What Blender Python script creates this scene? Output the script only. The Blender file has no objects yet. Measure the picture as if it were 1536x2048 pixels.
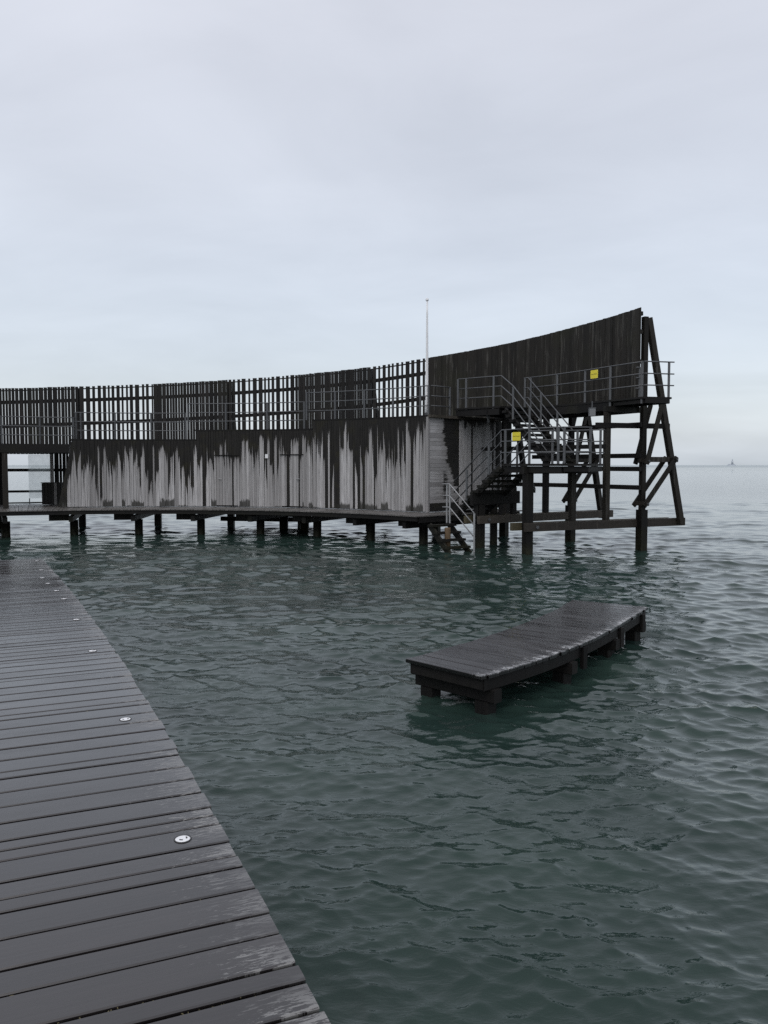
import bpy, math, random
import numpy as np
from mathutils import Vector, Matrix

random.seed(7)
rng = np.random.default_rng(11)
SC = bpy.context.scene
COL = SC.collection
R = math.radians
V = Vector
CX, CY = -8.5, 19.3            # centre of the circular bath
DECK = 1.05                    # walkway level above the water


def pol(r, th, z=0.0):
    a = R(th)
    return V((CX + r * math.cos(a), CY + r * math.sin(a), z))


def lerp_table(tab, x):
    t = sorted(tab)
    return float(np.interp(x, [a for a, _ in t], [b for _, b in t]))


# ------------------------------------------------------------------ scene graph helpers
LOC = {}


def tag(o, label=None, cat=None, group=None, kind=None):
    if label: o['label'] = label
    if cat: o['category'] = cat
    if group: o['group'] = group
    if kind: o['kind'] = kind
    return o


def thing(name, label, cat, loc=(0, 0, 0), group=None):
    o = bpy.data.objects.new(name, None)
    o.empty_display_size = 0.3
    COL.objects.link(o)
    o.location = loc
    LOC[o.name] = V(loc)
    return tag(o, label, cat, group)


class MB:
    """collects pieces (world coordinates), then becomes ONE mesh object"""

    def __init__(self):
        self.v, self.f, self.uv, self.tone, self.wet, self.spl = [], [], [], [], [], []  # wet: run-off stain on cladding, painted gap shade on decking

    def add(self, verts, faces, tone=None, uv=None, wet=None, spl=None):
        b = len(self.v)
        n = len(verts)
        t = random.random() if tone is None else tone
        self.v += [tuple(p) for p in verts]
        self.f += [tuple(b + i for i in f) for f in faces]
        self.tone += [t] * n
        self.uv += uv if uv else [(p[0], p[2]) for p in verts]
        self.wet += wet if wet else [-1.0] * n
        self.spl += spl if spl else [-1.0] * n

    def frame(self, o, ax, ay, az, sx, sy, sz, **k):
        """box with its corner at o and edges along the three axes"""
        o = V(o); a = V(ax) * sx; b = V(ay) * sy; c = V(az) * sz
        P = [o, o + a, o + a + b, o + b, o + c, o + a + c, o + a + b + c, o + b + c]
        self.add(P, [(0, 3, 2, 1), (4, 5, 6, 7), (0, 1, 5, 4), (1, 2, 6, 5), (2, 3, 7, 6), (3, 0, 4, 7)], **k)

    def beam(self, p, q, w, h, up=(0, 0, 1), ch=0.0, **k):
        """timber from p to q, w wide and h deep, centred on the line; ch chamfers its long edges"""
        p, q = V(p), V(q)
        d = (q - p).normalized()
        up = V(up)
        s = d.cross(up)
        if s.length < 1e-4: s = d.cross(V((0, 1, 0)))
        s.normalize(); u = s.cross(d).normalized()
        if ch <= 0: ch = 0.06 * min(w, h)
        a, b = w / 2, h / 2
        prof = [(-a + ch, -b), (a - ch, -b), (a, -b + ch), (a, b - ch), (a - ch, b), (-a + ch, b), (-a, b - ch), (-a, -b + ch)]
        n = len(prof)
        P = [p + s * x + u * y for x, y in prof] + [q + s * x + u * y for x, y in prof]
        F = [(i, (i + 1) % n, n + (i + 1) % n, n + i) for i in range(n)]
        F += [tuple(range(n - 1, -1, -1)), tuple(range(n, 2 * n))]
        self.add(P, F, **k)

    def tube(self, pts, r, n=8, r1=None, **k):
        pts = [V(p) for p in pts]
        P, F = [], []
        m = len(pts)
        for i, p in enumerate(pts):
            d = ((pts[min(i + 1, m - 1)] - p).normalized() + (p - pts[max(i - 1, 0)]).normalized())
            d.normalize()
            s = d.cross(V((0, 0, 1)))
            if s.length < 1e-3: s = d.cross(V((0, 1, 0)))
            s.normalize(); u = s.cross(d)
            rr = r if r1 is None else r + (r1 - r) * i / (m - 1)
            for j in range(n):
                a = 2 * math.pi * j / n
                P.append(p + s * (rr * math.cos(a)) + u * (rr * math.sin(a)))
        for i in range(m - 1):
            for j in range(n):
                F.append((i * n + j, i * n + (j + 1) % n, (i + 1) * n + (j + 1) % n, (i + 1) * n + j))
        F.append(tuple(range(n - 1, -1, -1))); F.append(tuple(range((m - 1) * n, m * n)))
        self.add(P, F, **k)

    def poly(self, pts, z0, z1, **k):
        n = len(pts)
        P = [V((p[0], p[1], z0)) for p in pts] + [V((p[0], p[1], z1)) for p in pts]
        F = [tuple(range(n - 1, -1, -1)), tuple(range(n, 2 * n))]
        F += [(i, (i + 1) % n, n + (i + 1) % n, n + i) for i in range(n)]
        self.add(P, F, **k)

    def build(self, name, m, parent=None, label=None, smooth=False):
        off = LOC.get(parent.name, V((0, 0, 0))) if parent else V((0, 0, 0))
        me = bpy.data.meshes.new(name)
        me.from_pydata([(x - off.x, y - off.y, z - off.z) for x, y, z in self.v], [], self.f)
        for nm, arr in (('tone', self.tone), ('wet', self.wet), ('spl', self.spl)):
            at = me.attributes.new(nm, 'FLOAT', 'POINT')
            at.data.foreach_set('value', np.array(arr, dtype=np.float32))
        uvl = me.uv_layers.new(name='UVMap')
        li = np.empty(len(me.loops), dtype=np.int32)
        me.loops.foreach_get('vertex_index', li)
        uvl.data.foreach_set('uv', np.array(self.uv, dtype=np.float32)[li].ravel())
        if smooth:
            me.polygons.foreach_set('use_smooth', [len(p.vertices) == 4 for p in me.polygons])
        me.materials.append(m)
        me.update()
        o = bpy.data.objects.new(name, me)
        COL.objects.link(o)
        if parent:
            o.parent = parent
            LOC[o.name] = off
        if label: o['label'] = label
        return o


# ------------------------------------------------------------------ materials
def mat(name):
    m = bpy.data.materials.new(name)
    m.use_nodes = True
    nt = m.node_tree
    nt.nodes.clear()
    out = nt.nodes.new('ShaderNodeOutputMaterial')
    bs = nt.nodes.new('ShaderNodeBsdfPrincipled')
    nt.links.new(bs.outputs[0], out.inputs[0])
    return m, nt, bs


class NT:
    def __init__(self, nt): self.nt = nt

    def n(self, t, **k):
        x = self.nt.nodes.new(t)
        for a, b in k.items(): setattr(x, a, b)
        return x

    def l(self, a, b): self.nt.links.new(a, b)

    def val(self, sock, x):
        if isinstance(x, (int, float)): sock.default_value = x
        elif isinstance(x, tuple): sock.default_value = x if len(x) != 3 or sock.type == 'VECTOR' else (*x, 1)
        else: self.l(x, sock)

    def math(self, op, a, b=0.0, c=0.0, clamp=False):
        x = self.n('ShaderNodeMath', operation=op, use_clamp=clamp)
        self.val(x.inputs[0], a); self.val(x.inputs[1], b)
        if len(x.inputs) > 2: self.val(x.inputs[2], c)
        return x.outputs[0]

    def mix(self, f, a, b, mode='MIX'):
        x = self.n('ShaderNodeMix', data_type='RGBA', blend_type=mode)
        self.val(x.inputs['Factor'], f)
        self.val(x.inputs[6], a); self.val(x.inputs[7], b)
        return x.outputs[2]

    def attr(self, name):
        x = self.n('ShaderNodeAttribute', attribute_name=name)
        return x.outputs['Fac']

    def pos(self): return self.n('ShaderNodeNewGeometry').outputs['Position']

    def uv(self): return self.n('ShaderNodeUVMap', uv_map='UVMap').outputs[0]

    def mapping(self, v, s=(1, 1, 1), r=(0, 0, 0), loc=(0, 0, 0)):
        x = self.n('ShaderNodeMapping')
        self.l(v, x.inputs[0])
        x.inputs['Scale'].default_value = s
        x.inputs['Rotation'].default_value = r
        x.inputs['Location'].default_value = loc
        return x.outputs[0]

    def noise(self, v, scale, detail=3.0, rough=0.5, dist=0.0):
        x = self.n('ShaderNodeTexNoise')
        self.l(v, x.inputs['Vector'])
        x.inputs['Scale'].default_value = scale
        x.inputs['Detail'].default_value = detail
        x.inputs['Roughness'].default_value = rough
        x.inputs['Distortion'].default_value = dist
        return x.outputs[0]

    def step(self, x, lo, hi):
        m = self.n('ShaderNodeMapRange', interpolation_type='SMOOTHSTEP')
        self.val(m.inputs[0], x)
        m.inputs[1].default_value = lo; m.inputs[2].default_value = hi
        return m.outputs[0]

    def remap(self, x, lo, hi, a, b):
        m = self.n('ShaderNodeMapRange')
        self.val(m.inputs[0], x)
        for i, q in enumerate((lo, hi, a, b)): m.inputs[i + 1].default_value = q
        return m.outputs[0]

    def bump(self, h, strength, dist, normal=None):
        b = self.n('ShaderNodeBump')
        b.inputs['Strength'].default_value = strength
        b.inputs['Distance'].default_value = dist
        self.l(h, b.inputs['Height'])
        if normal is not None: self.l(normal, b.inputs['Normal'])
        return b.outputs[0]


def wood_dark(name, c0, c1, rough=0.55, light=None, light_amt=0.0, scale=(9, 9, 0.8), spec=0.16):
    """wet, blackened softwood: grain stretched along z, optional paler run-off streaks"""
    m, nt, bs = mat(name)
    g = NT(nt)
    p = g.pos()
    grain = g.noise(g.mapping(p, scale), 2.2, 5, 0.65)
    blot = g.noise(p, 0.7, 3)
    f = g.math('ADD', g.math('MULTIPLY', g.attr('tone'), 0.55), g.math('MULTIPLY', grain, 0.7))
    f = g.math('SUBTRACT', f, 0.15, clamp=True)
    col = g.mix(f, c0, c1)
    green = g.step(blot, 0.5, 0.75)
    col = g.mix(g.math('MULTIPLY', green, 0.35), col, (0.022, 0.024, 0.012))
    if light:
        s = g.noise(g.mapping(p, (7, 7, 0.55)), 1.7, 4, 0.6)
        s = g.step(g.math('ADD', s, g.math('MULTIPLY', g.attr('tone'), 0.12)), 0.6, 0.78)
        col = g.mix(g.math('MULTIPLY', s, light_amt), col, light)
    g.l(col, bs.inputs['Base Color'])
    g.l(g.remap(grain, 0.3, 0.7, rough - 0.12, rough + 0.15), bs.inputs['Roughness'])
    bs.inputs['Specular IOR Level'].default_value = spec
    g.l(g.bump(grain, 0.35, 0.01), bs.inputs['Normal'])
    return m


def wood_weathered(name, vertical=True):
    """silver-grey cladding with the dark run-off stain carried by the 'wet' and 'spl' attributes"""
    m, nt, bs = mat(name)
    g = NT(nt)
    p = g.pos()
    sc = (14, 14, 0.9) if vertical else (1.2, 1.2, 16)
    grain = g.noise(g.mapping(p, sc), 2.0, 6, 0.7)
    fine = g.noise(g.mapping(p, (30, 30, 1.5) if vertical else (2.0, 2.0, 40)), 2.0, 3, 0.7)
    tone = g.attr('tone')
    dry = g.mix(tone, (0.25, 0.248, 0.249), (0.58, 0.577, 0.58))
    dry = g.mix(g.remap(grain, 0.3, 0.72, 0, 0.85), dry, (0.185, 0.178, 0.176))
    dry = g.mix(g.step(fine, 0.62, 0.8), dry, (0.58, 0.57, 0.56))
    patch = g.noise(p, 1.1, 3)
    dry = g.mix(g.remap(patch, 0.35, 0.7, 0, 0.35), dry, (0.29, 0.282, 0.276))
    wetc = g.mix(g.remap(grain, 0.3, 0.75, 0, 1), (0.0085, 0.0083, 0.008), (0.029, 0.0272, 0.0252))
    wetc = g.mix(g.math('MULTIPLY', g.step(g.noise(p, 2.3, 3), 0.5, 0.72), 0.4), wetc, (0.03, 0.028, 0.014))
    wobble = g.math('MULTIPLY', g.math('SUBTRACT', g.noise(g.mapping(p, (22, 22, 3) if vertical else (3, 3, 20)), 1.0, 4, 0.6), 0.5), 0.34)
    w = g.step(g.math('ADD', g.attr('wet'), wobble), -0.06, 0.07)
    damp = g.step(g.math('ADD', g.attr('wet'), g.math('MULTIPLY', wobble, 2.2)), -0.55, 0.15)
    dry = g.mix(g.math('MULTIPLY', damp, 0.42), dry, (0.10, 0.094, 0.09))
    s = g.step(g.math('ADD', g.attr('spl'), g.math('MULTIPLY', wobble, 0.55)), -0.02, 0.05)
    col = g.mix(w, dry, wetc)
    col = g.mix(g.math('MULTIPLY', s, 0.85), col, (0.022, 0.022, 0.018))
    g.l(col, bs.inputs['Base Color'])
    g.l(g.math('SUBTRACT', 0.85, g.math('MULTIPLY', w, 0.35)), bs.inputs['Roughness'])
    bs.inputs['Specular IOR Level'].default_value = 0.15
    g.l(g.bump(grain, 0.4, 0.008), bs.inputs['Normal'])
    return m


def wood_decking(name, wear_w, wear_amt, c0=(0.0085, 0.0074, 0.0078), c1=(0.028, 0.0238, 0.0238), rough=0.14, drops=False, spec=0.75, near_k=0.235):
    """rain-wet hardwood boards; UV.x is the distance from the edge along the board"""
    m, nt, bs = mat(name)
    g = NT(nt)
    uv = g.uv()
    tone = g.attr('tone')
    shift = g.n('ShaderNodeCombineXYZ')
    g.l(g.math('MULTIPLY', tone, 37.0), shift.inputs[2])
    add = g.n('ShaderNodeVectorMath', operation='ADD')
    g.l(uv, add.inputs[0]); g.l(shift.outputs[0], add.inputs[1])
    q = add.outputs[0]
    grain = g.noise(g.mapping(q, (2.2, 60, 1)), 1.0, 6, 0.65)
    fine = g.noise(g.mapping(q, (9, 240, 1)), 1.0, 3, 0.6)
    big = g.noise(g.mapping(q, (1.2, 4, 1)), 1.0, 4, 0.55)
    col = g.mix(g.math('ADD', g.math('MULTIPLY', tone, 0.55), g.math('MULTIPLY', g.remap(grain, 0.3, 0.7, 0.0, 1.0), 0.55), clamp=True), c0, c1)
    col = g.mix(g.remap(big, 0.3, 0.7, 0, 0.5), col, (0.021, 0.0202, 0.0206))
    sep = g.n('ShaderNodeSeparateXYZ')
    g.l(uv, sep.inputs[0])
    near = g.remap(sep.outputs[0], 0.0, wear_w, 1.0, 0.0)
    near = g.math('POWER', g.math('MAXIMUM', near, 0.0), 1.3)
    wn = g.noise(g.mapping(q, (16, 85, 1)), 1.0, 5, 0.75, 0.5)
    wear = g.step(g.math('ADD', g.math('MULTIPLY', near, near_k), g.math('MULTIPLY', wn, 0.8)), 0.585, 0.64)
    wear = g.math('MULTIPLY', wear, g.math('MULTIPLY', g.remap(big, 0.4, 0.62, 0.05, 1.0), wear_amt))
    wear = g.math('MULTIPLY', wear, g.step(sep.outputs[0], wear_w * 1.15, wear_w * 0.75))
    col = g.mix(wear, col, (0.22, 0.219, 0.214) if not drops else (0.5, 0.51, 0.52))
    col = g.mix(g.step(g.attr('wet'), -0.95, -0.3), col, (0.003, 0.003, 0.003))  # painted shade: plank sides go near black down the gaps
    g.l(col, bs.inputs['Base Color'])
    rg = g.remap(big, 0.35, 0.68, rough - 0.07, rough + 0.12)
    rg = g.math('ADD', rg, g.math('MULTIPLY', wear, 0.3), clamp=True)
    g.l(rg, bs.inputs['Roughness'])
    bs.inputs['Specular IOR Level'].default_value = spec
    h = g.math('ADD', g.math('MULTIPLY', grain, 0.7), g.math('MULTIPLY', fine, 0.3))
    g.l(g.bump(h, 0.14, 0.005), bs.inputs['Normal'])
    return m


def metal(name, c0, c1, rough, metallic=0.6):
    m, nt, bs = mat(name)
    g = NT(nt)
    a = g.noise(g.pos(), 9.0, 4, 0.6)
    g.l(g.mix(a, c0, c1), bs.inputs['Base Color'])
    bs.inputs['Metallic'].default_value = metallic
    g.l(g.remap(a, 0.3, 0.7, rough - 0.08, rough + 0.12), bs.inputs['Roughness'])
    return m


def paint(name, c, c2=None, rough=0.5):
    m, nt, bs = mat(name)
    g = NT(nt)
    a = g.noise(g.pos(), 6.0, 4, 0.6)
    g.l(g.mix(g.remap(a, 0.35, 0.75, 0, 1), c, c2 or tuple(x * 0.8 for x in c)), bs.inputs['Base Color'])
    bs.inputs['Roughness'].default_value = rough
    return m


def pile_mat():
    """wet pile: black above, a weedy green-brown band at the waterline"""
    m = wood_dark('wet_pile', (0.004, 0.004, 0.004), (0.015, 0.0135, 0.012), 0.45)
    nt = m.node_tree
    g = NT(nt)
    bs = [x for x in nt.nodes if x.type == 'BSDF_PRINCIPLED'][0]
    old = bs.inputs['Base Color'].links[0].from_socket
    sp_ = g.n('ShaderNodeSeparateXYZ')
    g.l(g.pos(), sp_.inputs[0])
    nz = g.noise(g.mapping(g.pos(), (6, 6, 3)), 1.5, 5, 0.7)
    lim = g.math('ADD', sp_.outputs[2], g.math('MULTIPLY', g.math('SUBTRACT', nz, 0.5), 0.5))
    band = g.step(lim, 0.42, 0.12)
    weed = g.mix(g.remap(nz, 0.35, 0.65, 0, 1), (0.007, 0.008, 0.005), (0.026, 0.026, 0.015))
    g.l(g.mix(g.math('MULTIPLY', band, 0.8), old, weed), bs.inputs['Base Color'])
    return m


M = {}
M['tar'] = wood_dark('blackened_timber', (0.0058, 0.0057, 0.006), (0.019, 0.0178, 0.0168))
M['pile'] = pile_mat()
M['brace'] = wood_dark('brace_timber', (0.009, 0.0085, 0.0075), (0.036, 0.032, 0.027), 0.6, (0.10, 0.098, 0.09), 0.5, (6, 6, 0.6))
M['bearer'] = wood_dark('bearer_timber', (0.02, 0.018, 0.016), (0.075, 0.066, 0.056), 0.55, (0.13, 0.12, 0.10), 0.35, (3, 3, 6))
M['olive'] = wood_dark('algae_timber', (0.03, 0.028, 0.018), (0.11, 0.097, 0.062), 0.6, None, 0, (3, 3, 6))
M['fence'] = wood_dark('fence_slats', (0.0075, 0.0073, 0.0076), (0.023, 0.022, 0.021), 0.6, (0.055, 0.046, 0.043), 0.3)
M['tall'] = wood_dark('tall_boards', (0.0075, 0.0072, 0.0066), (0.031, 0.028, 0.0238), 0.6, (0.10, 0.098, 0.088), 0.6)
M['clad'] = wood_weathered('weathered_boards')
M['clad_h'] = wood_weathered('weathered_level_boards', False)
M['deck'] = wood_decking('wet_decking', 0.62, 0.8)
M['raft'] = wood_decking('raft_decking', 0.42, 1.0, (0.010, 0.009, 0.010), (0.024, 0.021, 0.022), 0.25, True, 0.75, 0.225)
M['ringdeck'] = wood_dark('walkway_planks', (0.07, 0.066, 0.062), (0.17, 0.162, 0.155), 0.4, None, 0, (4, 4, 4), 0.5)
M['galv'] = metal('galvanised_steel', (0.06, 0.063, 0.067), (0.12, 0.126, 0.132), 0.5, 0.4)
M['steel'] = metal('bright_steel', (0.22, 0.225, 0.23), (0.34, 0.345, 0.35), 0.4, 0.3)
M['dark_metal'] = metal('dark_iron', (0.03, 0.03, 0.032), (0.06, 0.06, 0.06), 0.5, 0.5)
M['white'] = paint('white_paint', (0.78, 0.79, 0.8), (0.66, 0.67, 0.68), 0.4)
M['yellow'] = paint('sign_yellow', (0.72, 0.62, 0.03), (0.66, 0.56, 0.05), 0.45)
M['ink'] = paint('sign_ink', (0.10, 0.085, 0.01), None, 0.6)
M['post'] = wood_dark('raw_log', (0.09, 0.06, 0.035), (0.26, 0.19, 0.125), 0.6, None, 0, (10, 10, 1.2))
M['greybox'] = metal('zinc_box', (0.14, 0.145, 0.15), (0.24, 0.25, 0.26), 0.5, 0.3)
M['debris'] = wood_dark('dry_weed', (0.05, 0.045, 0.025), (0.24, 0.21, 0.12), 0.8)
M['hazy'] = paint('hazed_stone', (0.43, 0.47, 0.51), (0.40, 0.44, 0.48), 0.9)  # pale blue-grey with the distance haze mixed into the stone colour
M['strip'] = paint('bin_strip', (0.16, 0.155, 0.15), (0.1, 0.1, 0.1), 0.7)


def glass_mat():
    m, nt, bs = mat('misted_glass')
    g = NT(nt)
    a = g.noise(g.pos(), 5.0, 4)
    tr = g.n('ShaderNodeBsdfTransparent'); tl = g.n('ShaderNodeBsdfTranslucent')
    tl.inputs[0].default_value = (0.62, 0.70, 0.70, 1)
    mx = g.n('ShaderNodeMixShader'); mx2 = g.n('ShaderNodeMixShader')
    g.l(g.remap(a, 0.3, 0.7, 0.14, 0.22), mx.inputs[0])
    g.l(tr.outputs[0], mx.inputs[1]); g.l(tl.outputs[0], mx.inputs[2])
    bs.inputs['Roughness'].default_value = 0.15
    mx2.inputs[0].default_value = 0.06
    g.l(mx.outputs[0], mx2.inputs[1]); g.l(bs.outputs[0], mx2.inputs[2])
    out = [x for x in nt.nodes if x.type == 'OUTPUT_MATERIAL'][0]
    g.l(mx2.outputs[0], out.inputs[0])
    return m


M['glass'] = glass_mat()


def water_mat():
    m, nt, bs = mat('sea_water')
    g = NT(nt)
    p = g.pos()
    big = g.noise(g.mapping(p, (0.35, 0.5, 1)), 1.0, 3)
    col = g.mix(g.remap(big, 0.3, 0.7, 0, 1), (0.0125, 0.0255, 0.0225), (0.025, 0.0455, 0.038))
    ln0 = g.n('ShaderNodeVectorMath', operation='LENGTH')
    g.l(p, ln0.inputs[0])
    col = g.mix(g.step(ln0.outputs[1], 60.0, 2500.0), col, (0.10, 0.135, 0.145))  # distance haze painted into the base colour of the far water
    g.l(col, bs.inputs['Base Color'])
    bs.inputs['IOR'].default_value = 1.333
    bs.inputs['Specular Tint'].default_value = (0.92, 1.0, 0.955, 1)
    # fine capillary ripples on top of the modelled waves; beyond the modelled chop they stand in for it
    ln = g.n('ShaderNodeVectorMath', operation='LENGTH')
    g.l(p, ln.inputs[0])
    far = g.step(ln.outputs[1], 42.0, 95.0)
    r1 = g.noise(g.mapping(p, (3.0, 5.5, 1), (0, 0, 0.25)), 1.0, 4, 0.66, 0.6)
    r2 = g.noise(g.mapping(p, (11, 21, 1), (0, 0, -0.3)), 1.0, 3, 0.6, 0.6)
    r3 = g.noise(g.mapping(p, (0.8, 1.7, 1), (0, 0, 0.1)), 1.0, 4, 0.6)
    g.l(g.math('ADD', 0.015, g.math('MULTIPLY', g.step(ln.outputs[1], 60.0, 1500.0), 0.2)), bs.inputs['Roughness'])
    patch = g.remap(g.noise(g.mapping(p, (0.25, 0.4, 1)), 1.0, 2), 0.38, 0.62, 0.4, 1.0)
    h = g.math('ADD', g.math('MULTIPLY', r1, 0.012), g.math('MULTIPLY', r2, 0.0024))
    h = g.math('MULTIPLY', h, patch)
    h = g.math('ADD', h, g.math('MULTIPLY', g.math('MULTIPLY', r3, far), 0.11))
    g.l(g.bump(h, 1.0, 1.0), bs.inputs['Normal'])
    return m


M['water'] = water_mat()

# ------------------------------------------------------------------ world, sun, camera
w = bpy.data.worlds.new('World')
SC.world = w
w.use_nodes = True
nt = w.node_tree
nt.nodes.clear()
g = NT(nt)
SUN_EL, SUN_AZ = R(55), R(200)
sky = g.n('ShaderNodeTexSky', sky_type='NISHITA')
sky.sun_disc = False
sky.sun_elevation = SUN_EL
sky.sun_rotation = SUN_AZ
sky.air_density = 1.0
sky.dust_density = 3.0
bg1 = g.n('ShaderNodeBackground')
g.l(sky.outputs[0], bg1.inputs[0])
bg1.inputs[1].default_value = 0.05
# a grey overcast cloud sheet, brighter overhead, with soft darker banks
tc = g.n('ShaderNodeTexCoord').outputs['Generated']
sp = g.n('ShaderNodeSeparateXYZ')
g.l(tc, sp.inputs[0])
el = sp.outputs[2]
flat = g.n('ShaderNodeVectorMath', operation='DIVIDE')
den = g.n('ShaderNodeCombineXYZ')
dz = g.math('ADD', g.math('MAXIMUM', el, 0.0), 0.22)
for i in range(3): g.l(dz, den.inputs[i])
g.l(tc, flat.inputs[0]); g.l(den.outputs[0], flat.inputs[1])
c1 = g.noise(g.mapping(flat.outputs[0], (0.55, 0.8, 0.5), (0, 0, 0.5), (1.7, 0.2, 0)), 1.0, 4, 0.5, 0.3)
c2 = g.noise(g.mapping(flat.outputs[0], (1.6, 2.2, 1.0), (0, 0, 0.3), (3.1, 5.0, 0)), 1.0, 5, 0.55, 0.4)
cl = g.math('ADD', g.math('MULTIPLY', c1, 0.65), g.math('MULTIPLY', c2, 0.35))
ramp = g.n('ShaderNodeValToRGB')
g.l(el, ramp.inputs[0])
e = ramp.color_ramp.elements
e[0].position = 0.0; e[0].color = (0.56, 0.61, 0.668, 1)
e[1].position = 1.0; e[1].color = (0.668, 0.672, 0.702, 1)
for p_, c_ in ((0.05, (0.57, 0.612, 0.66, 1)), (0.14, (0.565, 0.594, 0.637, 1)), (0.30, (0.615, 0.627, 0.658, 1)), (0.48, (0.665, 0.668, 0.70, 1))):
    x = e.new(p_); x.color = c_
shade = g.remap(cl, 0.36, 0.62, 0.85, 1.07)
sh = g.n('ShaderNodeCombineXYZ')
for i in range(3): g.l(shade, sh.inputs[i])
cc = g.mix(1.0, ramp.outputs[0], sh.outputs[0], 'MULTIPLY')
bg2 = g.n('ShaderNodeBackground')
g.l(cc, bg2.inputs[0])
bg2.inputs[1].default_value = 0.99
ads = g.n('ShaderNodeAddShader')
g.l(bg1.outputs[0], ads.inputs[0]); g.l(bg2.outputs[0], ads.inputs[1])
wo = g.n('ShaderNodeOutputWorld')
g.l(ads.outputs[0], wo.inputs[0])

sd = bpy.data.lights.new('sun', 'SUN')
sd.energy = 0.6
sd.angle = R(40)
sd.color = (1.0, 0.98, 0.95)
so = bpy.data.objects.new('sun', sd)
COL.objects.link(so)
so.location = (-10, -20, 40)
# sun_rotation is measured clockwise from +Y; aim the lamp from the same direction
sdir = V((math.sin(SUN_AZ) * math.cos(SUN_EL), math.cos(SUN_AZ) * math.cos(SUN_EL), math.sin(SUN_EL)))
so.rotation_euler = sdir.to_track_quat('Z', 'Y').to_euler()

cd = bpy.data.cameras.new('camera')
cam = bpy.data.objects.new('camera', cd)
COL.objects.link(cam)
cam.location = (0, 0, 2.75)
cam.rotation_euler = (R(90 - 3.247), 0, 0)
cd.sensor_fit = 'VERTICAL'
cd.sensor_height = 24.0
cd.lens = 24.0 * 1657 / 2048
cd.clip_start = 0.05
cd.clip_end = 30000
SC.camera = cam
SC.view_settings.view_transform = 'Standard'
SC.view_settings.look = 'None'
SC.view_settings.exposure = 0
SC.view_settings.gamma = 1
SC.render.engine = 'CYCLES'
SC.cycles.use_denoising = False
SC.cycles.max_bounces = 8
SC.cycles.use_adaptive_sampling = True
SC.cycles.adaptive_threshold = 0.01


# ------------------------------------------------------------------ the sea
def sea():
    n_a, n_r = 600, 1240
    ratio = 1.00355
    r = 0.9 * ratio ** np.arange(n_r)                     # out to about 73 m
    dr = r * (ratio - 1)
    a = np.radians(np.linspace(-20, 200, n_a))
    # denser angles ahead of the jetty, coarser to the sides
    t = np.linspace(-1, 1, n_a)
    a = np.radians(90) + np.radians(110) * np.sign(t) * np.where(np.abs(t) < 0.72, np.abs(t) * 0.42, 0.3024 + (np.abs(t) - 0.72) * 2.4914)
    da = np.gradient(a)
    RR, AA = np.meshgrid(r, a, indexing='ij')
    X = RR * np.cos(AA); Y = RR * np.sin(AA)
    cell = np.maximum(RR * np.abs(da)[None, :], np.broadcast_to(dr[:, None], RR.shape))
    Z = np.zeros_like(X); DX = np.zeros_like(X); DY = np.zeros_like(X)
    nw = 170
    for i in range(nw):
        lam = 0.085 * (3.0 / 0.085) ** ((i + 0.5) / nw)
        k = 2 * math.pi / lam
        th = math.radians(-100) + rng.normal(0, 0.7)
        ph = rng.uniform(0, 2 * math.pi)
        amp = 0.00185 * lam ** 0.72 * rng.uniform(0.4, 1.5) * (1.35 if lam < 0.9 else 0.85)
        fade = np.clip((lam / cell - 2.5) / 2.5, 0, 1)
        arg = k * (X * math.cos(th) + Y * math.sin(th)) + ph
        s, c = np.sin(arg), np.cos(arg)
        Z += fade * amp * c
        q = 2.0 if lam < 1.2 else 1.3
        DX -= fade * q * amp * math.cos(th) * s
        DY -= fade * q * amp * math.sin(th) * s
    # gusts: calmer and rougher patches
    gust = 1.0 + 0.42 * np.sin(0.31 * X + 0.23 * Y + 1.0) * np.sin(0.17 * X - 0.37 * Y + 2.0) + 0.15 * np.sin(0.9 * X + 0.5 * Y)
    # the jetty shelters the water beside it; the open pool further out is choppier
    gust *= 0.78 + 0.48 * np.clip((Y - 5.0) / 8.0, 0, 1)
    edge = np.clip((RR[-1, 0] - RR) / 12.0, 0, 1)
    Z *= gust * edge; DX *= gust * edge; DY *= gust * edge
    Xd, Yd = X + DX, Y + DY
    verts = np.stack([Xd, Yd, Z], -1).reshape(-1, 3)
    i = np.arange(n_r - 1)[:, None]; j = np.arange(n_a - 1)[None, :]
    q0 = i * n_a + j
    quads = np.stack([q0, q0 + n_a, q0 + n_a + 1, q0 + 1], -1).reshape(-1, 4)
    nv = len(verts)
    # far sea, flat, out past the horizon, and the strip behind the viewer
    far = []
    ring = r[-1] * np.array([1.0, 1.6, 3, 8, 30, 120, 360])
    base = nv
    for q in ring[1:]:
        far.append(np.stack([q * np.cos(a), q * np.sin(a), np.zeros_like(a)], -1))
    allv = np.concatenate([verts] + far)
    fq = []
    prev = (n_r - 1) * n_a
    for m_ in range(len(ring) - 1):
        cur = base + m_ * n_a
        jj = np.arange(n_a - 1)
        fq.append(np.stack([prev + jj, cur + jj, cur + jj + 1, prev + jj + 1], -1))
        prev = cur
    faces = np.concatenate([quads] + fq)
    me = bpy.data.meshes.new('water')
    me.vertices.add(len(allv)); me.vertices.foreach_set('co', allv.astype(np.float32).ravel())
    me.loops.add(len(faces) * 4); me.loops.foreach_set('vertex_index', faces.astype(np.int32).ravel())
    me.polygons.add(len(faces))
    me.polygons.foreach_set('loop_start', np.arange(0, len(faces) * 4, 4, dtype=np.int32))
    me.polygons.foreach_set('use_smooth', np.ones(len(faces), dtype=bool))
    me.update(calc_edges=True)
    me.validate()
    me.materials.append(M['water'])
    o = bpy.data.objects.new('water', me)
    COL.objects.link(o)
    return tag(o, 'dark green choppy sea under a grey sky', kind='structure')


sea()

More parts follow.
